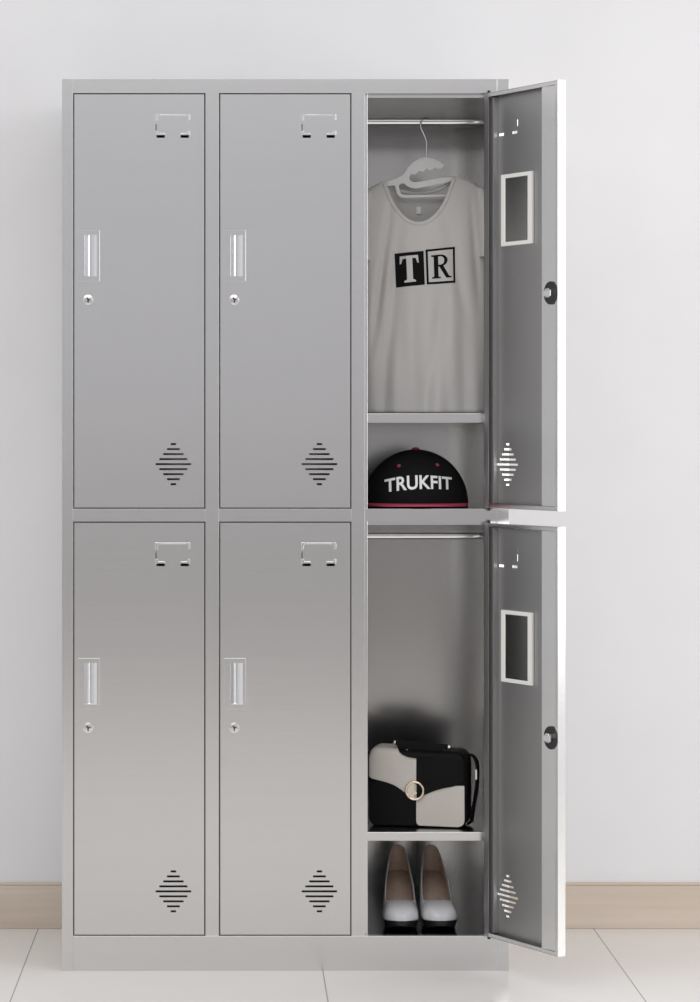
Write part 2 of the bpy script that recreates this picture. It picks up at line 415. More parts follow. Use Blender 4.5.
# ---------------------------------------------------------------- clothes hanger
HY = .20
han = thing('clothes_hanger', 'white plastic non-slip hanger hooked over the upper rail inside the t-shirt collar', 'hanger', W(426.3, 157, HY))
org = Vector(han.location)
def zp(zx, zy, yd, x0, y0, sc):     # crop coordinates to a point of the place
    return W(x0 + zx / sc, y0 + zy / sc, yd)
hook = crv([(357, 312), (357, 262), (356, 218), (340, 182), (326, 152), (326, 124), (336, 104), (350, 94), (364, 100), (376, 116)], 5)
bm = bmesh.new()
hoff = [0, 0, -.002, -.0065, -.0096, -.0102, -.0074, 0, .0066, .0100]
hp = [zp(p[0], p[1], HY, 360, 100, 5.385) - org for p in hook]
for k, p in enumerate(hp): p.y += smooth_interp(list(enumerate(hoff)), k / 5)
tube(bm, hp, .0016, 10)
smooth_by_angle(link('hook', bm, CHROME, han), 50)
outl = [(455, 352), (432, 331), (396, 315), (357, 307), (318, 315), (285, 334), (258, 362), (240, 392), (222, 408), (185, 425), (150, 438), (128, 449), (128, 462), (142, 468), (166, 463), (186, 459), (191, 482), (198, 506), (210, 522), (230, 528), (492, 521), (492, 509), (238, 512), (222, 505), (214, 486), (210, 466), (216, 452), (236, 450), (252, 464), (272, 474), (300, 478), (400, 459), (500, 438), (514, 432), (515, 424), (504, 415), (420, 421), (330, 438), (288, 443), (270, 433), (265, 414), (276, 399), (292, 404), (306, 397), (318, 383), (332, 389), (346, 383), (356, 369), (372, 379), (388, 377), (400, 365), (418, 373), (440, 369)]
bm = bmesh.new()
prism(bm, outl, lambda a, b: zp(a, b, HY, 360, 100, 5.385) - org + Vector((0, -.0023, 0)), lambda a, b: zp(a, b, HY, 360, 100, 5.385) - org + Vector((0, .0023, 0)))
bevel(link('hanger_body', bm, HANGPL, han), .0012)

# ---------------------------------------------------------------- t-shirt
SY = .20
tee = thing('t_shirt', 'white short-sleeved cotton t-shirt with a black and white block print, on a hanger', 't-shirt', W(420, 412.8, SY))
to = Vector(tee.location)
PXL, PXR = 361.0, 487.0
shoulderL = [(361, 199), (365, 191.5), (370, 187.6), (377, 184.6), (384, 181.4)]
neckF = [(384, 181.4), (386.6, 190), (390, 199), (395.5, 208.5), (402.5, 216.8), (410, 221.8), (418, 223.2), (426, 221.6), (434.5, 215.5), (442, 206), (447.4, 195), (451.4, 184), (454.5, 176.6)]
neckB = [(384, 181.4), (392, 186.5), (402, 190), (418, 191.5), (434, 189.5), (446, 184), (454.5, 176.6)]
shoulderR = [(454.5, 176.6), (460, 177.2), (468, 180), (476, 184), (482, 189), (487, 199)]
def topF(px): return smooth_interp(shoulderL + neckF[1:] + shoulderR[1:], px)
def topB(px): return smooth_interp(shoulderL + neckB[1:] + shoulderR[1:], px)
def shoulder_line(px): return interp([(361, 199), (365, 191.5), (377, 184.6), (384, 181.4), (418, 170), (454.5, 176.6), (468, 180), (482, 189), (487, 199)], px)
HEM = 413.0
def hem(px): return HEM - .5
def bulge(px, py, sgn):
    x = (px - (PXL + PXR) / 2) / ((PXR - PXL) / 2); x = max(-1, min(1, x))
    side = max(0.0, 1 - abs(x) ** 3.2) ** .5
    h = max(0.0, py - shoulder_line(px)) / 40.0
    vert = min(1.0, h) ** .5 if h < 1 else 1.0
    dep = (.030 if sgn < 0 else .022) + .012 * min(1, max(0, (py - 190) / 220))
    t = min(1, max(0, (py - 200) / 215))
    lift = .0048 * max(math.exp(-((px - 384.5) / 5) ** 4), math.exp(-((px - 454.5) / 6) ** 4))
    f = 0
    if sgn < 0:
        f += .0050 * t * math.sin((px - 380) * .155 + py * .020)
        f += .0030 * t * math.sin((px - 400) * .31 - py * .018 + 1.2)
        # long creases falling from the left shoulder
        for (xa, ya, xb, yb, wd, am) in ((389, 214, 372, 345, 4.0, .015), (398, 232, 384, 400, 5.0, .009), (441, 300, 425, 412, 6.5, .009), (446, 225, 468, 330, 6.0, .007), (470, 200, 478, 300, 3.5, .0055)):
            s = (py - ya) / (yb - ya)
            if -.15 < s < 1.15:
                c = xa + (xb - xa) * s; e = math.exp(-((px - c) / wd) ** 2) * math.sin(PI * min(1, max(0, (s + .15) / 1.3)))
                f += am * e
    else:
        f += .004 * t * math.sin(px * .16)
    return sgn * max(dep * side * vert, lift) + f * side * (1 if sgn < 0 else -1)
def shirt_pt(px, py, sgn, off=0.0):
    p = W(px, py, SY); p.y = SY + bulge(px, py, sgn) + off
    return p - to
bm = bmesh.new(); tops = {}
NXS, NZS = 84, 70
for sgn in (-1, 1):
    grid = []
    for i in range(NXS + 1):
        a = -math.cos(PI * i / NXS) * .35 + (2 * i / NXS - 1) * .65
        px = (PXL + PXR) / 2 + a * (PXR - PXL) / 2
        tp = topF(px) if sgn < 0 else topB(px)
        colm = []
        for j in range(NZS + 1):
            t = (j / NZS); t = 1 - (1 - t) ** 1.25
            py = hem(px) + (tp - hem(px)) * t
            colm.append(bm.verts.new(shirt_pt(px, py, sgn)))
        grid.append(colm); tops[sgn, i] = (px, colm[-1])
    for i in range(NXS):
        for j in range(NZS):
            bm.faces.new((grid[i][j], grid[i + 1][j], grid[i + 1][j + 1], grid[i][j + 1]))
for i in range(NXS):
    p0, p1 = tops[-1, i][0], tops[-1, i + 1][0]
    if p1 <= 384.6 or p0 >= 453.9: bm.faces.new((tops[-1, i][1], tops[-1, i + 1][1], tops[1, i + 1][1], tops[1, i][1]))
bmesh.ops.remove_doubles(bm, verts=bm.verts, dist=.0006)
body = link('shirt_body', bm, SHIRT, tee, smooth=True, recalc=True)
so = body.modifiers.new('cloth', 'SOLIDIFY'); so.thickness = .0009; so.offset = 0
# sleeves hanging at both sides
def sleeve(pts, rx, ry):
    bm = bmesh.new(); rings = []
    for k, (px, py, wpx, dpt) in enumerate(pts):
        c = W(px, py, SY) - to
        rings.append([bm.verts.new(c + Vector((wpx * S * 1.03 * math.cos(a), dpt * math.sin(a) + .0016 * math.sin(3 * a + k), 0))) for a in [2 * PI * q / 28 for q in range(28)]])
    for A, B in zip(rings, rings[1:]):
        for q in range(28): bm.faces.new((A[q], A[(q + 1) % 28], B[(q + 1) % 28], B[q]))
    o = link('sleeve', bm, SHIRT, tee, smooth=True)
    m = o.modifiers.new('cloth', 'SOLIDIFY'); m.thickness = .0014; m.offset = 0
    m = o.modifiers.new('sub', 'SUBSURF'); m.levels = 1; m.render_levels = 1
sleeve([(479.5, 187, 3.0, .006), (481.5, 193, 5.2, .016), (483, 208, 6.0, .026), (483.4, 232, 6.0, .033), (483.6, 250, 6.0, .036), (483.7, 258, 6.0, .037)], 0, 0)
sleeve([(369, 190, 3.0, .006), (367.5, 196, 4.0, .016), (366.3, 210, 4.4, .026), (366, 234, 4.6, .033), (366, 254, 4.8, .036), (366, 262, 4.8, .037)], 0, 0)
# ribbed neckband
bm = bmesh.new()
loop = [shirt_pt(px, smooth_interp(neckF, px) + 1.4, -1, -.0006) for px in [384.2 + (454.3 - 384.2) * (.5 - .5 * math.cos(PI * k / 40)) for k in range(41)]]
tube(bm, loop, .0042, 10, flat=(.45, 1), up=(0, -1, 0))
backl = [shirt_pt(px, smooth_interp(neckB, px) + .8, 1, -.0004) for px in [385 + (453.5 - 385) * k / 30 for k in range(31)]]
tube(bm, backl, .0042, 10, flat=(.45, 1), up=(0, -1, 0))
link('neckband', bm, SHIRT, tee, smooth=True)
# woven tag inside the back of the neck
bm = bmesh.new()
a = [shirt_pt(px, py, 1, -.0035) for px, py in ((417.0, 206), (421.5, 206), (421.5, 213.5), (417.0, 213.5))]
b = [p + Vector((0, .0010, 0)) for p in a]
va = [bm.verts.new(p) for p in a]; vb = [bm.verts.new(p) for p in b]
bm.faces.new(va); bm.faces.new(list(reversed(vb)))
for k in range(4): bm.faces.new((va[k], vb[k], vb[(k + 1) % 4], va[(k + 1) % 4]))
nt_ = link('neck_tag', bm, TAGW, tee); nt_['label'] = 'small white woven size tag'
# block print
def quadmap(q):
    (x0, y0), (x1, y1), (x2, y2), (x3, y3) = q      # tl tr br bl
    def f(u, v):                                     # u right, v down
        return ((1 - u) * (1 - v) * x0 + u * (1 - v) * x1 + u * v * x2 + (1 - u) * v * x3,
                (1 - u) * (1 - v) * y0 + u * (1 - v) * y1 + u * v * y2 + (1 - u) * v * y3)
    return f
QT = quadmap([(393.8, 254.4), (422.4, 251.9), (423.6, 285.4), (395.3, 288.3)])
QR = quadmap([(424.3, 250.8), (453.8, 247.6), (454.2, 283.4), (425.6, 285.3)])
def print_patch(name, q, u0, u1, v0, v1, m, off, n=14, holes=()):
    bm = bmesh.new(); us = sorted({u0, u1, *[h[0] for h in holes], *[h[1] for h in holes], *[u0 + (u1 - u0) * k / n for k in range(n + 1)]})
    vs = sorted({v0, v1, *[h[2] for h in holes], *[h[3] for h in holes], *[v0 + (v1 - v0) * k / n for k in range(n + 1)]})
    vv = [[bm.verts.new(shirt_pt(*q(u, v), -1, -off)) for v in vs] for u in us]
    for i in range(len(us) - 1):
        for j in range(len(vs) - 1):
            cu, cv = (us[i] + us[i + 1]) / 2, (vs[j] + vs[j + 1]) / 2
            if any(h[0] < cu < h[1] and h[2] < cv < h[3] for h in holes): continue
            bm.faces.new((vv[i][j], vv[i + 1][j], vv[i + 1][j + 1], vv[i][j + 1]))
    bmesh.ops.delete(bm, geom=[v for v in bm.verts if not v.link_faces], context='VERTS')
    return link(name, bm, m, tee, smooth=True)
print_patch('print_block', QT, 0, 1, 0, 1, PRINT_K, .0012)['label'] = 'black square of the chest print'
print_patch('print_block', QR, .03, .97, .03, .97, PRINT_W, .0011)['label'] = 'white square of the chest print'
print_patch('print_border', QR, 0, 1, 0, 1, PRINT_K, .0014, holes=[(.075, .93, .06, .94)])['label'] = 'thin black outline of the white square'
def glyph(name, q, polys, m, off):
    bm = bmesh.new()
    for pl in polys:
        vs = [bm.verts.new(Vector((u, v, 0))) for u, v in pl]
        bm.faces.new(vs).normal_update()
    bmesh.ops.triangulate(bm, faces=bm.faces)
    bmesh.ops.subdivide_edges(bm, edges=[e for e in bm.edges if e.calc_length() > .12], cuts=2, use_grid_fill=True)
    for v in bm.verts: v.co = shirt_pt(*q(v.co.x, v.co.y), -1, -off)
    return link(name, bm, m, tee)
Tpoly = [[(.17, .10), (.80, .10), (.82, .33), (.77, .33), (.72, .19), (.60, .175), (.60, .80), (.70, .84), (.70, .885), (.29, .885), (.29, .84), (.39, .80), (.39, .175), (.26, .19), (.21, .33), (.16, .33)]]
glyph('letter_t', QT, Tpoly, PRINT_W, .0018)
def arc(cx, cy, rx, ry, a0, a1, n=14): return [(cx + rx * math.cos(math.radians(a0 + (a1 - a0) * k / n)), cy + ry * math.sin(math.radians(a0 + (a1 - a0) * k / n))) for k in range(n + 1)]
# bowl of the R as a ring split in strips, plus stem, serifs and leg
outer = [(.40, .18)] + arc(.50, .345, .24, .165, -90, 90) + [(.40, .51)]
inner = [(.40, .225)] + arc(.50, .345, .125, .12, -90, 90) + [(.40, .465)]
Rp = [[outer[k], outer[k + 1], inner[k + 1], inner[k]] for k in range(len(outer) - 1)]
Rp += [[(.27, .18), (.42, .18), (.42, .80), (.27, .80)], [(.18, .18), (.28, .18), (.28, .235), (.18, .215)], [(.19, .845), (.19, .815), (.28, .79), (.41, .79), (.50, .815), (.50, .845)],
       [(.44, .49), (.575, .47), (.78, .79), (.87, .815), (.87, .845), (.68, .845)]]
glyph('letter_r', QR, Rp, PRINT_K, .0020)
# ---------------------------------------------------------------- baseball cap
CA, CB, CH = .1085, .1075, .1105
capy = .155
deck = Z(508.9) - .001
cp = W(415.6, 500, capy)
cap = thing('baseball_cap', 'black snapback cap with raspberry brim and white embroidered lettering, on the deck', 'cap', (cp.x, capy, deck))
BZ = .009                                                   # rim of the crown above the deck
bm = bmesh.new(); rings = []
NS, NR = 48, 18
for j in range(NR):
    ps = (PI / 2) * j / NR
    ring = []
    for k in range(NS):
        a = 2 * PI * k / NS
        seam = 1 - .012 * math.exp(-((((a + PI / 2) % (PI / 3)) - 0) / .05) ** 2) * math.cos(ps) - .012 * math.exp(-((((a + PI / 2) % (PI / 3)) - PI / 3) / .05) ** 2) * math.cos(ps)
        ring.append(bm.verts.new((CA * math.cos(ps) * math.cos(a) * seam, CB * math.cos(ps) * math.sin(a) * seam, BZ + CH * math.sin(ps))))
    rings.append(ring)
topv = bm.verts.new((0, 0, BZ + CH))
for A, B in zip(rings, rings[1:]):
    for k in range(NS): bm.faces.new((A[k], A[(k + 1) % NS], B[(k + 1) % NS], B[k]))
for k in range(NS): bm.faces.new((rings[-1][k], rings[-1][(k + 1) % NS], topv))
low = [bm.verts.new((v.co.x * .995, v.co.y * .995, .0006 if v.co.y > -.03 else .004)) for v in rings[0]]
for k in range(NS): bm.faces.new((rings[0][k], low[k], low[(k + 1) % NS], rings[0][(k + 1) % NS]))
cr = link('crown', bm, CAPBLK, cap, smooth=True)
m = cr.modifiers.new('cloth', 'SOLIDIFY'); m.thickness = .0018; m.offset = -1
def crown_y(x, z): 
    q = 1 - (x / CA) ** 2 - ((z - BZ) / CH) ** 2
    return -CB * math.sqrt(max(q, 0.0))
# brim
bm = bmesh.new(); gr = []
NB, MB = 40, 8
for i in range(NB + 1):
    a = -PI + PI * i / NB
    a = -PI * .985 + PI * .97 * i / NB
    row = []
    for j in range(MB + 1):
        s = j / MB
        xi, yi = CA * .99 * math.cos(a), CB * .99 * math.sin(a)
        ext = .056 * max(0.0, math.sin(-a)) ** .55
        xo, yo = CA * .955 * math.cos(a), CB * .99 * math.sin(a) - ext
        x, y = xi + (xo - xi) * s, yi + (yo - yi) * s
        z = BZ - .0012 - .0020 * s - .010 * (x / CA) ** 2 * s * .4
        row.append(bm.verts.new((x, y, max(z, .0042))))
    gr.append(row)
for i in range(NB):
    for j in range(MB): bm.faces.new((gr[i][j], gr[i + 1][j], gr[i + 1][j + 1], gr[i][j + 1]))
br = link('brim', bm, CAPRED, cap, smooth=True)
m = br.modifiers.new('board', 'SOLIDIFY'); m.thickness = .0026; m.offset = -1 if br.data.polygons[0].normal.z > 0 else 1
br['label'] = 'raspberry red brim'
bm = bmesh.new(); sphere(bm, (0, 0, BZ + CH), .0085, 16, (1, 1, .55)); link('button', bm, CAPRED, cap, smooth=True)['label'] = 'raspberry red button'
def cap_px(zx, zy):                # crop coordinates onto the crown's front
    p = W(360 + zx / 5.385, 430 + zy / 5.385, capy - CB * .8) - Vector(cap.location)
    return p.x, p.z
for e in ((213, 194), (420, 189)):
    x, z = cap_px(*e); y = crown_y(x, z); nn = Vector((x / CA ** 2, y / CB ** 2, (z - BZ) / CH ** 2)).normalized()
    bm = bmesh.new(); R_ = nn.to_track_quat('Z', 'Y').to_matrix().to_4x4()
    tor = []
    for k in range(20):
        a = 2 * PI * k / 20; tor.append(Vector((x, y, z)) + nn * .0006 + (R_ @ Vector((.0026 * math.cos(a), .0026 * math.sin(a), 0))))
    tube(bm, tor, .0013, 8, closed=True); link('eyelet', bm, CAPRED, cap, smooth=True)['label'] = 'red stitched eyelet'
# embroidered lettering wrapped on the front panels
fc = bpy.data.curves.new('lettering', 'FONT'); fc.body = 'TRUKFIT'; fc.size = 1; fc.offset = .022; fc.space_character = 1.02; fc.resolution_u = 4
fo = bpy.data.objects.new('lettering', fc); C.objects.link(fo)
dg = bpy.context.evaluated_depsgraph_get()
me0 = bpy.data.meshes.new_from_object(fo.evaluated_get(dg))
bpy.data.objects.remove(fo)
bm = bmesh.new(); bm.from_mesh(me0); bpy.data.meshes.remove(me0)
bmesh.ops.remove_doubles(bm, verts=bm.verts, dist=1e-5)
xs_ = [v.co.x for v in bm.verts]; ys_ = [v.co.y for v in bm.verts]
xa, xb, ya, yb = min(xs_), max(xs_), min(ys_), max(ys_)
bmesh.ops.triangulate(bm, faces=bm.faces)
bmesh.ops.subdivide_edges(bm, edges=[e for e in bm.edges if e.calc_length() > .25], cuts=2)
ret = bmesh.ops.extrude_face_region(bm, geom=bm.faces[:])
ext = {v for v in ret['geom'] if isinstance(v, bmesh.types.BMVert)}
for v in bm.verts:
    u = (v.co.x - xa) / (xb - xa); w = (v.co.y - ya) / (yb - ya)
    zx = 134 + (498 - 134) * u
    topl = smooth_interp([(134, 268), (220, 250), (310, 243), (400, 246), (498, 256)], zx)
    botl = smooth_interp([(134, 336), (220, 326), (310, 318), (400, 318), (498, 322)], zx)
    x, z = cap_px(zx, botl + (topl - botl) * w)
    v.co = Vector((x, crown_y(x, z) - (.0024 if v in ext else .0002), z))
bm.verts.ensure_lookup_table(); seen = set(); isl = []
for v in bm.verts:
    if v in seen: continue
    st, comp = [v], []
    seen.add(v)
    while st:
        q = st.pop(); comp.append(q)
        for e in q.link_edges:
            ov = e.other_vert(q)
            if ov not in seen: seen.add(ov); st.append(ov)
    isl.append(comp)
isl.sort(key=lambda c: min(v.co.x for v in c))
for comp in isl:
    b2 = bmesh.new(); mp_ = {v: b2.verts.new(v.co) for v in comp}
    for f in {f for v in comp for f in v.link_faces}: b2.faces.new([mp_[v] for v in f.verts])
    link('embroidered_letter', b2, THREADW, cap)['label'] = 'white embroidered capital letter'
bm.free()

# ---------------------------------------------------------------- handbag
SH2 = Z(834.0)
BS = .00203 / 5.385
bagY = .075
bp_ = W(360 + 305 / 5.385, 828.6, bagY)
bag = thing('handbag', 'black and cream checkered leather handbag with round clasp, on the lower shelf', 'handbag', (bp_.x + .001, bagY + .016, SH2), math.radians(-12))
HWB, HB, DB = .0985, .158, .092
def cornerdrop(x, R=.017):
    e = abs(x) - (HWB - R)
    return 0 if e <= 0 else R - math.sqrt(max(R * R - e * e, 0))
tilt = -.035                                               # the top line falls a little to the right
def topz(x): return HB - cornerdrop(x) + tilt * x
# body as a lofted rounded block
bm = bmesh.new()
def prof_at(x):
    zt = topz(x) - .002; zb = .001 + cornerdrop(x, .012); r = .012
    pts = []
    for (cy, cz, a0) in ((r, zb + r, 180), (r, zt - r, 90), (DB - r, zt - r, 0), (DB - r, zb + r, -90)):
        for k in range(7):
            if a0 == 180: a = 270 - 15 * k
            elif a0 == 90: a = 180 - 15 * k
            elif a0 == 0: a = 90 - 15 * k
            else: a = 0 - 15 * k
            pts.append((cy + r * math.cos(math.radians(a)), cz + r * math.sin(math.radians(a))))
    return pts
secs = []
NXB = 48
for i in range(NXB + 1):
    x = -math.cos(PI * i / NXB) * HWB * .995
    sh = 1 - .10 * (abs(x) / HWB) ** 14
    pr = prof_at(x)
    secs.append([bm.verts.new((x, DB / 2 + (y - DB / 2) * sh, z)) for y, z in pr])
n = len(secs[0])
for A, B in zip(secs, secs[1:]):
    for k in range(n): bm.faces.new((A[k], A[(k + 1) % n], B[(k + 1) % n], B[k]))
for Q in (secs[0], secs[-1]): bm.faces.new(Q)
smooth_by_angle(link('bag_body', bm, LEATHK, bag), 50)
# flap in two halves: over the top and down the front to a curved edge
edge = [(48, 258), (62, 268), (90, 275), (130, 284), (180, 300), (215, 320), (245, 342), (270, 360), (300, 372), (330, 360), (350, 350), (400, 328), (450, 312), (500, 301), (535, 287), (552, 274), (562, 258)]
def fx(zx): return (zx - 305) * BS * 1.02
def fz(zy): return (530 - zy) * BS
def flap_half(x0, x1, m, lab):
    bm = bmesh.new(); cols = []
    nn = 30
    for i in range(nn + 1):
        t = i / nn
        x = x0 + (x1 - x0) * t
        zend = fz(smooth_interp(edge, 305 + x / (BS * 1.02)))
        zt = topz(x); r = .012; col = []
        sh = 1 - .10 * (abs(x) / HWB) ** 14
        path = [(DB * .9, zt), (DB * .6, zt + .0008), (DB * .3, zt + .0008)]
        path += [(r + r * math.cos(math.radians(a)), zt - r + r * math.sin(math.radians(a))) for a in range(90, 181, 15)]
        zs = zt - r
        path += [(-.0002, zs + (zend - zs) * k / 12) for k in range(1, 13)]
        for y, z in path: col.append(bm.verts.new((x, DB / 2 + (y - DB / 2) * sh - .0012, z)))
        cols.append(col)
    for A, B in zip(cols, cols[1:]):
        for k in range(len(A) - 1): bm.faces.new((A[k], A[k + 1], B[k + 1], B[k]))
    o = link('flap', bm, m, bag, smooth=True); o['label'] = lab
    s = o.modifiers.new('hide', 'SOLIDIFY'); s.thickness = .0026; s.offset = 0
    bevel(o, .0006, 2)
flap_half(-HWB, -.0005, LEATHW, 'cream left half of the flap')
flap_half(.0005, HWB, LEATHK, 'black right half of the flap')
# cream lower right panel
bm = bmesh.new()
pan = [(302, 300), (302, 495), (306, 512), (318, 521)] + [(525, 524), (545, 518), (557, 505), (561, 485), (560, 300)]
prism(bm, pan, lambda a, b: Vector((fx(a), -.0002, fz(b) + .001)), lambda a, b: Vector((fx(a), .004, fz(b) + .001)))
bevel(link('front_panel', bm, LEATHW, bag), .0008)['label'] = 'cream lower right panel'
bm = bmesh.new()
pan = [(299, 300), (299, 495), (295, 512), (283, 521)] + [(85, 524), (65, 518), (53, 505), (49, 485), (50, 300)]
prism(bm, pan, lambda a, b: Vector((fx(a), -.0002, fz(b) + .001)), lambda a, b: Vector((fx(a), .004, fz(b) + .001)))
bevel(link('front_panel', bm, LEATHK, bag), .0008)['label'] = 'black lower left panel'
# clasp: ring, half plate and stud
bm = bmesh.new(); cx_, cz_ = fx(296), fz(328)
tube(bm, [(cx_ + .0178 * math.cos(2 * PI * k / 40), -.0048, cz_ + .0178 * math.sin(2 * PI * k / 40)) for k in range(40)], .0026, 10, closed=True)
clasp = link('clasp_ring', bm, GOLD, bag, smooth=True)
bm = bmesh.new()
half = [(cx_ - .0005, cz_ - .0155)] + [(cx_ + .0155 * math.cos(math.radians(a)), cz_ + .0155 * math.sin(math.radians(a))) for a in range(268, 91, -8)] + [(cx_ - .0005, cz_ + .0155)]
prism(bm, half, lambda a, b: Vector((a, -.0046, b)), lambda a, b: Vector((a, -.0024, b)))
link('clasp_plate', bm, mat('pale_champagne_plate', (.75, .66, .58), .25, 1.0), clasp)
bm = bmesh.new(); disc_y(bm, cx_ + .001, cz_ - .004, .004, -.0075, -.0024, 20); link('clasp_stud', bm, GOLD, clasp)
# top handle: a rolled bar between two studs with its leather tab lying on the flap
bm = bmesh.new()
hz = lambda zx: fz(74 + (zx - 185) * .060) + .000
hb_ = [Vector((fx(zx), .012, hz(zx))) for zx in range(188, 474, 12)]
tube(bm, hb_, .0052, 14)
hdl = link('handle', bm, LEATHK, bag, smooth=True)
bm = bmesh.new()
arcp = [(190, 72), (196, 92), (210, 116), (232, 134), (262, 146), (305, 152), (350, 150), (392, 141), (422, 126), (444, 106), (464, 84)]
cx2 = [Vector((*p, 0)) for p in arcp]; ap = [(p.x, p.y) for p in crv(cx2, 4)]
def over(a, b, off):               # follows the front and the rounded shoulder of the flap
    x = fx(a); z = fz(b); zt = topz(x); r = .012
    dz = z - (zt - r)
    y = 0 if dz < 0 else r - math.sqrt(max(r * r - min(dz, r) ** 2, 0))
    return Vector((x, y - off, z))
cols = []
for i in range(41):
    zx = 190 + (464 - 190) * i / 40
    b0 = 72 + (zx - 190) * .0438; b1 = max(interp(ap, zx), b0 + .5)
    cols.append([(zx, b0 + (b1 - b0) * j / 10) for j in range(11)])
F_ = [[bm.verts.new(over(a, b, .0056)) for a, b in c] for c in cols]; K_ = [[bm.verts.new(over(a, b, .0028)) for a, b in c] for c in cols]
for i in range(40):
    for j in range(10):
        bm.faces.new((F_[i][j], F_[i + 1][j], F_[i + 1][j + 1], F_[i][j + 1])); bm.faces.new((K_[i][j], K_[i][j + 1], K_[i + 1][j + 1], K_[i + 1][j]))
    for j in (0, 10): bm.faces.new((F_[i][j], F_[i + 1][j], K_[i + 1][j], K_[i][j]))
for i in (0, 40):
    for j in range(10): bm.faces.new((F_[i][j], F_[i][j + 1], K_[i][j + 1], K_[i][j]))
link('handle_tab', bm, LEATHK, hdl)
for zx in (185, 475):
    bm = bmesh.new(); sphere(bm, (fx(zx), .012, hz(zx)), .0052, 14); link('handle_stud', bm, GOLD, hdl, smooth=True)
# shoulder strap gathered at the right side
bm = bmesh.new()
sp_ = crv([(HWB - .006, .05, .140), (HWB + .006, .045, .147), (HWB + .018, .04, .138), (HWB + .022, .038, .118), (HWB + .020, .04, .08), (HWB + .013, .045, .04), (HWB + .008, .05, .010), (HWB - .004 + .006, .06, .006)], 6)
tube(bm, sp_, .0075, 10, flat=(.35, 1))
strp = link('shoulder_strap', bm, LEATHK, bag, smooth=True)
bm = bmesh.new(); box(bm, HWB + .0185, HWB + .0215, .030, .034, .098, .118)
tube(bm, [(HWB + .020, .030, .1235 + 0), (HWB + .020, .033, .129), (HWB + .020, .038, .129), (HWB + .020, .039, .1235), (HWB + .020, .034, .119)], .0011, 8, closed=True)
link('strap_hook', bm, CHROME, strp)
bm = bmesh.new()
sd = [(.010, .012), (.010, .13), (.020, .145), (DB - .02, .145), (DB - .01, .13), (DB - .01, .012)]
prism(bm, sd, lambda a, b: Vector((HWB - .004, a, b)), lambda a, b: Vector((HWB + .004 + .0, a, b)))
bevel(link('side_gusset', bm, LEATHK, bag), .003)

# ---------------------------------------------------------------- high-heeled shoes
BASE = Z(936) - .0006
LS = .232
def wprof(u):
    w = smooth_interp([(0, .0200), (.08, .0225), (.22, .0262), (.40, .0312), (.56, .0345), (.70, .0368), (.80, .0368), (.90, .0342), (1.0, .0280)], u)
    if u < .10: w *= math.sqrt(max(0, 1 - ((.10 - u) / .10) ** 2)) 
    if u > .86: w *= math.sqrt(max(0, 1 - ((u - .86) / .14) ** 2.2))
    return w
def zsole(u):
    return smooth_interp([(0, .0855), (.12, .084), (.25, .074), (.40, .050), (.55, .028), (.68, .0185), (.80, .0170), (1.0, .0195)], u)
def htop(u):                        # height of the upper above the sole line
    return smooth_interp([(0, .057), (.04, .054), (.10, .047), (.25, .037), (.40, .034), (.55, .033), (.66, .034), (.74, .036), (.85, .032), (.94, .023), (1.0, .010)], u)
UV = .685
def aend(u):                        # how far the wall climbs round the foot (1 = closed over the toes)
    if u >= UV: return 1.0
    t = (UV - u) / UV
    return 1.0 - .70 * min(1, t / .34) ** .30 if t < .34 else .30 + .18 * min(1, (t - .34) / .66)
def cross(u, f):                    # f 0..1 from the sole edge to the top centre, right half
    w, h = wprof(u), htop(u)
    open_ = aend(UV * .0 + min(u, 2))
    a = f * PI / 2
    e = .62 if u > .5 else .62
    x = w * (max(0, math.cos(a)) ** .58); z = h * (math.sin(a) ** .80)
    return x, z
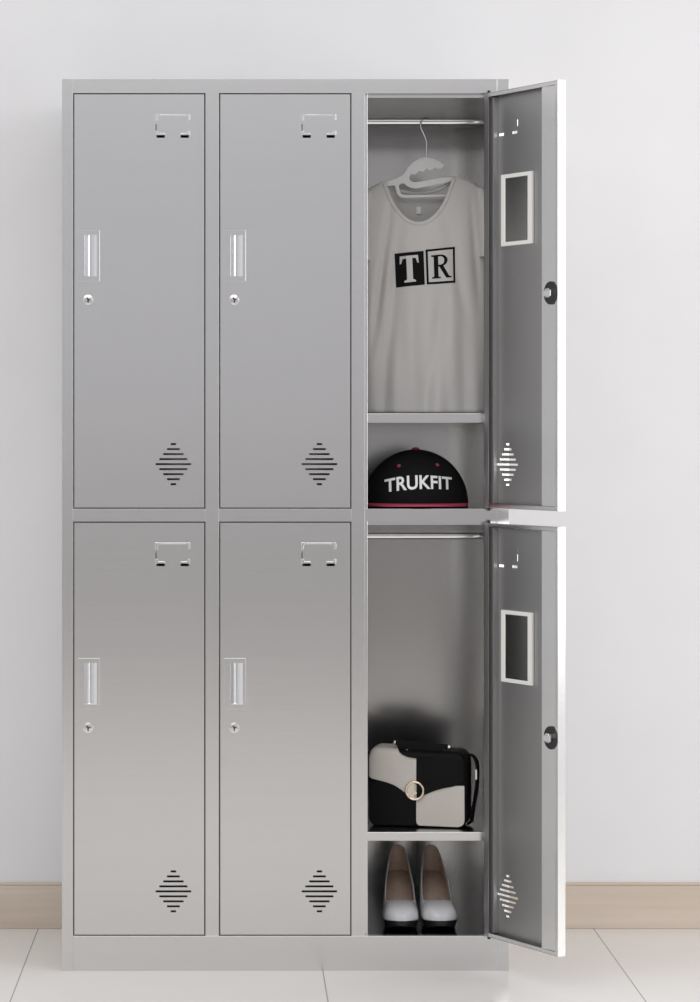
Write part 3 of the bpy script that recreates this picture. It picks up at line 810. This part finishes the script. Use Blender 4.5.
def make_shoe():
    root = thing('high_heeled_shoe', 'white patent high-heeled pump with tan lining, on the compartment floor, farther from the open door', 'shoe')
    us = [0.0, .003, .010, .022, .04, .065] + [.10 + .02 * k for k in range(24)] + [.575 + .01 * k for k in range(10)] + [.68 + .02 * k for k in range(9)] + [.86 + .012 * k for k in range(11)] + [.988, .994, .998, 1.0]
    us = sorted(set(round(u, 5) for u in us))
    bm = bmesh.new(); K = 16
    for sgn in (-1, 1):
        cols = []
        for u in us:
            e = aend(u); col = []
            for k in range(K + 1):
                if u < UV:          # rising walls: nearly upright, lean inward to the topline
                    ht = htop(u); f = k / K
                    lean = 1 - (.34 - .24 * min(1, u / .4)) * f ** 1.5
                    blend = min(1.0, max(0.0, (u - (UV - .26)) / .26))
                    x1, z1 = wprof(u) * (1.0 + .02 * math.sin(PI * f)) * lean, ht * f
                    x2, z2 = cross(u, e * f)
                    b = blend ** 1.5
                    x, z = x1 + (x2 - x1) * b, z1 + (z2 - z1) * b
                else: x, z = cross(u, k / K)
                col.append(bm.verts.new((sgn * x, (1 - u) * LS - .010 * (1 - min(1, u / .1)) * 0, zsole(u) + z)))
            cols.append(col)
        for A, B in zip(cols, cols[1:]):
            for k in range(K):
                try: bm.faces.new((A[k], B[k], B[k + 1], A[k + 1]) if sgn < 0 else (A[k], A[k + 1], B[k + 1], B[k]))
                except ValueError: pass
    bmesh.ops.remove_doubles(bm, verts=bm.verts, dist=.00015)
    o = link('upper', bm, [PATENT, LINING, PATENT], root, smooth=True, recalc=False)
    s = o.modifiers.new('hide', 'SOLIDIFY'); s.thickness = .0024; s.offset = -1; s.material_offset = 1; s.material_offset_rim = 2
    # insole
    def slab(name, m, dz0, dz1, inset, u0=0.0, u1=1.0):
        bm = bmesh.new(); L1, L2 = [], []
        uu = [u for u in us if u0 <= u <= u1]
        secs = []
        for u in uu:
            w = max(wprof(u) - inset, .0004)
            secs.append([bm.verts.new((x, (1 - u) * LS, zsole(u) + dz + cz)) for x, dz, cz in ((-w, dz0, 0), (w, dz0, 0), (w, dz1, 0), (0, dz1, -.0012 if name == 'insole' else 0), (-w, dz1, 0))])
        for A, B in zip(secs, secs[1:]):
            for k in range(5): bm.faces.new((A[k], A[(k + 1) % 5], B[(k + 1) % 5], B[k]))
        bm.faces.new(secs[0]); bm.faces.new(secs[-1])
        return link(name, bm, m, root, smooth=(name == 'insole'))
    slab('insole', LINING, .0004, .0030, .0018)['label'] = 'tan insole'
    # sole: thin under the arch, thicker at the ball
    bm = bmesh.new(); secs = []
    for u in us:
        w = max(wprof(u) + (.0004 if u > .6 else -.0015), .0004)
        zt = zsole(u) + .0006
        zb = zsole(u) - .0035 if u < .62 else (zsole(u) - .0035) + (smooth_interp([(.62, .0), (.70, 0), (.86, .0), (1.0, .010)], u) - zsole(u) + .0035) * min(1, (u - .62) / .08)
        zb = max(zb, 0.0)
        k_ = .82 if u > .6 else 1
        secs.append([bm.verts.new(p) for p in ((-w * k_, (1 - u) * LS, zb), (w * k_, (1 - u) * LS, zb), (w, (1 - u) * LS, zt), (-w, (1 - u) * LS, zt))])
    for A, B in zip(secs, secs[1:]):
        for k in range(4): bm.faces.new((A[k], A[(k + 1) % 4], B[(k + 1) % 4], B[k]))
    bm.faces.new(secs[0]); bm.faces.new(secs[-1])
    link('outsole', bm, SOLEK, root)['label'] = 'black platform sole'
    # heel
    bm = bmesh.new(); rings = []
    for k in range(9):
        f = k / 8; z = .0 + .0805 * f
        rx = .0085 + .016 * f ** 2.4; ry = .0085 + .020 * f ** 2.6
        cy = LS - .012 - .016 * f ** 2.2 - .003 * (1 - f)
        rings.append([bm.verts.new((rx * math.cos(a), cy + ry * math.sin(a), min(z, zsole(max(0, 1 - (cy + ry * math.sin(a)) / LS)) - .0030))) for a in [2 * PI * q / 20 for q in range(20)]])
    for A, B in zip(rings, rings[1:]):
        for q in range(20): bm.faces.new((A[q], A[(q + 1) % 20], B[(q + 1) % 20], B[q]))
    bm.faces.new(rings[0]); bm.faces.new(rings[-1])
    smooth_by_angle(link('heel', bm, PATENT, root), 50)
    return root
sh1 = make_shoe()
def place_shoe(o, toe_px, heel_px, toe_y):
    k0 = W(toe_px, 930, toe_y); k1 = W(heel_px, 900, toe_y + LS)
    o.location = (k0.x, toe_y, BASE); o.rotation_euler = (0, 0, math.atan2(-(k1.x - k0.x), LS))
sh2 = sh1.copy(); C.objects.link(sh2)
for ch in list(sh1.children):
    c = ch.copy(); C.objects.link(c); c.parent = sh2
sh2['label'] = 'white patent high-heeled pump with tan lining, on the compartment floor, nearest the open door'
for o in (sh1, sh2): o['group'] = 'pair of pumps on the lowest compartment floor'
place_shoe(sh1, 401.6, 397.6, .060); place_shoe(sh2, 441.8, 430.0, .062)

# ---------------------------------------------------------------- light and camera
def area(name, loc, target, sx, sy, power, col=(1, 1, 1)):
    l = bpy.data.lights.new(name, 'AREA'); l.shape = 'RECTANGLE'; l.size = sx; l.size_y = sy; l.energy = power; l.color = col
    o = bpy.data.objects.new(name, l); C.objects.link(o); o.location = loc
    o.rotation_euler = (Vector(target) - Vector(loc)).to_track_quat('-Z', 'Y').to_euler()
    return o
area('studio_softbox_key', (3.7, -2.6, 1.8), (.5, .2, 1.0), 2.2, 2.8, 58, (1, .99, .97))
area('added_overhead_fill', (-.5, -3.4, 3.1), (-.5, -3.4, 0), 4.0, 3.0, 72, (1, .985, .96))  # unseen overhead fill, added to brighten the floor and front wall
w = bpy.data.worlds.new('studio_room_light'); bpy.context.scene.world = w; w.use_nodes = True
bg = w.node_tree.nodes['Background']; bg.inputs['Color'].default_value = (.985, .985, 1.0, 1); bg.inputs['Strength'].default_value = .77

cam = bpy.data.cameras.new('camera'); co = bpy.data.objects.new('camera', cam); C.objects.link(co)
co.location = (CX, -D, CZ); co.rotation_euler = (PI / 2, 0, 0)
cam.sensor_fit = 'VERTICAL'; cam.sensor_height = 24; cam.sensor_width = 24 * 700 / 1002
cam.lens = (D / S) / 1002 * 24
cam.shift_x = (350 - VX) / 1002; cam.shift_y = -(501 - VY) / 1002
cam.clip_start = .05; cam.clip_end = 60
sc = bpy.context.scene; sc.camera = co
sc.view_settings.view_transform = 'Standard'; sc.view_settings.look = 'None'
sc.view_settings.exposure = 0.0; sc.view_settings.gamma = 1.0; sc.view_settings.use_curve_mapping = False
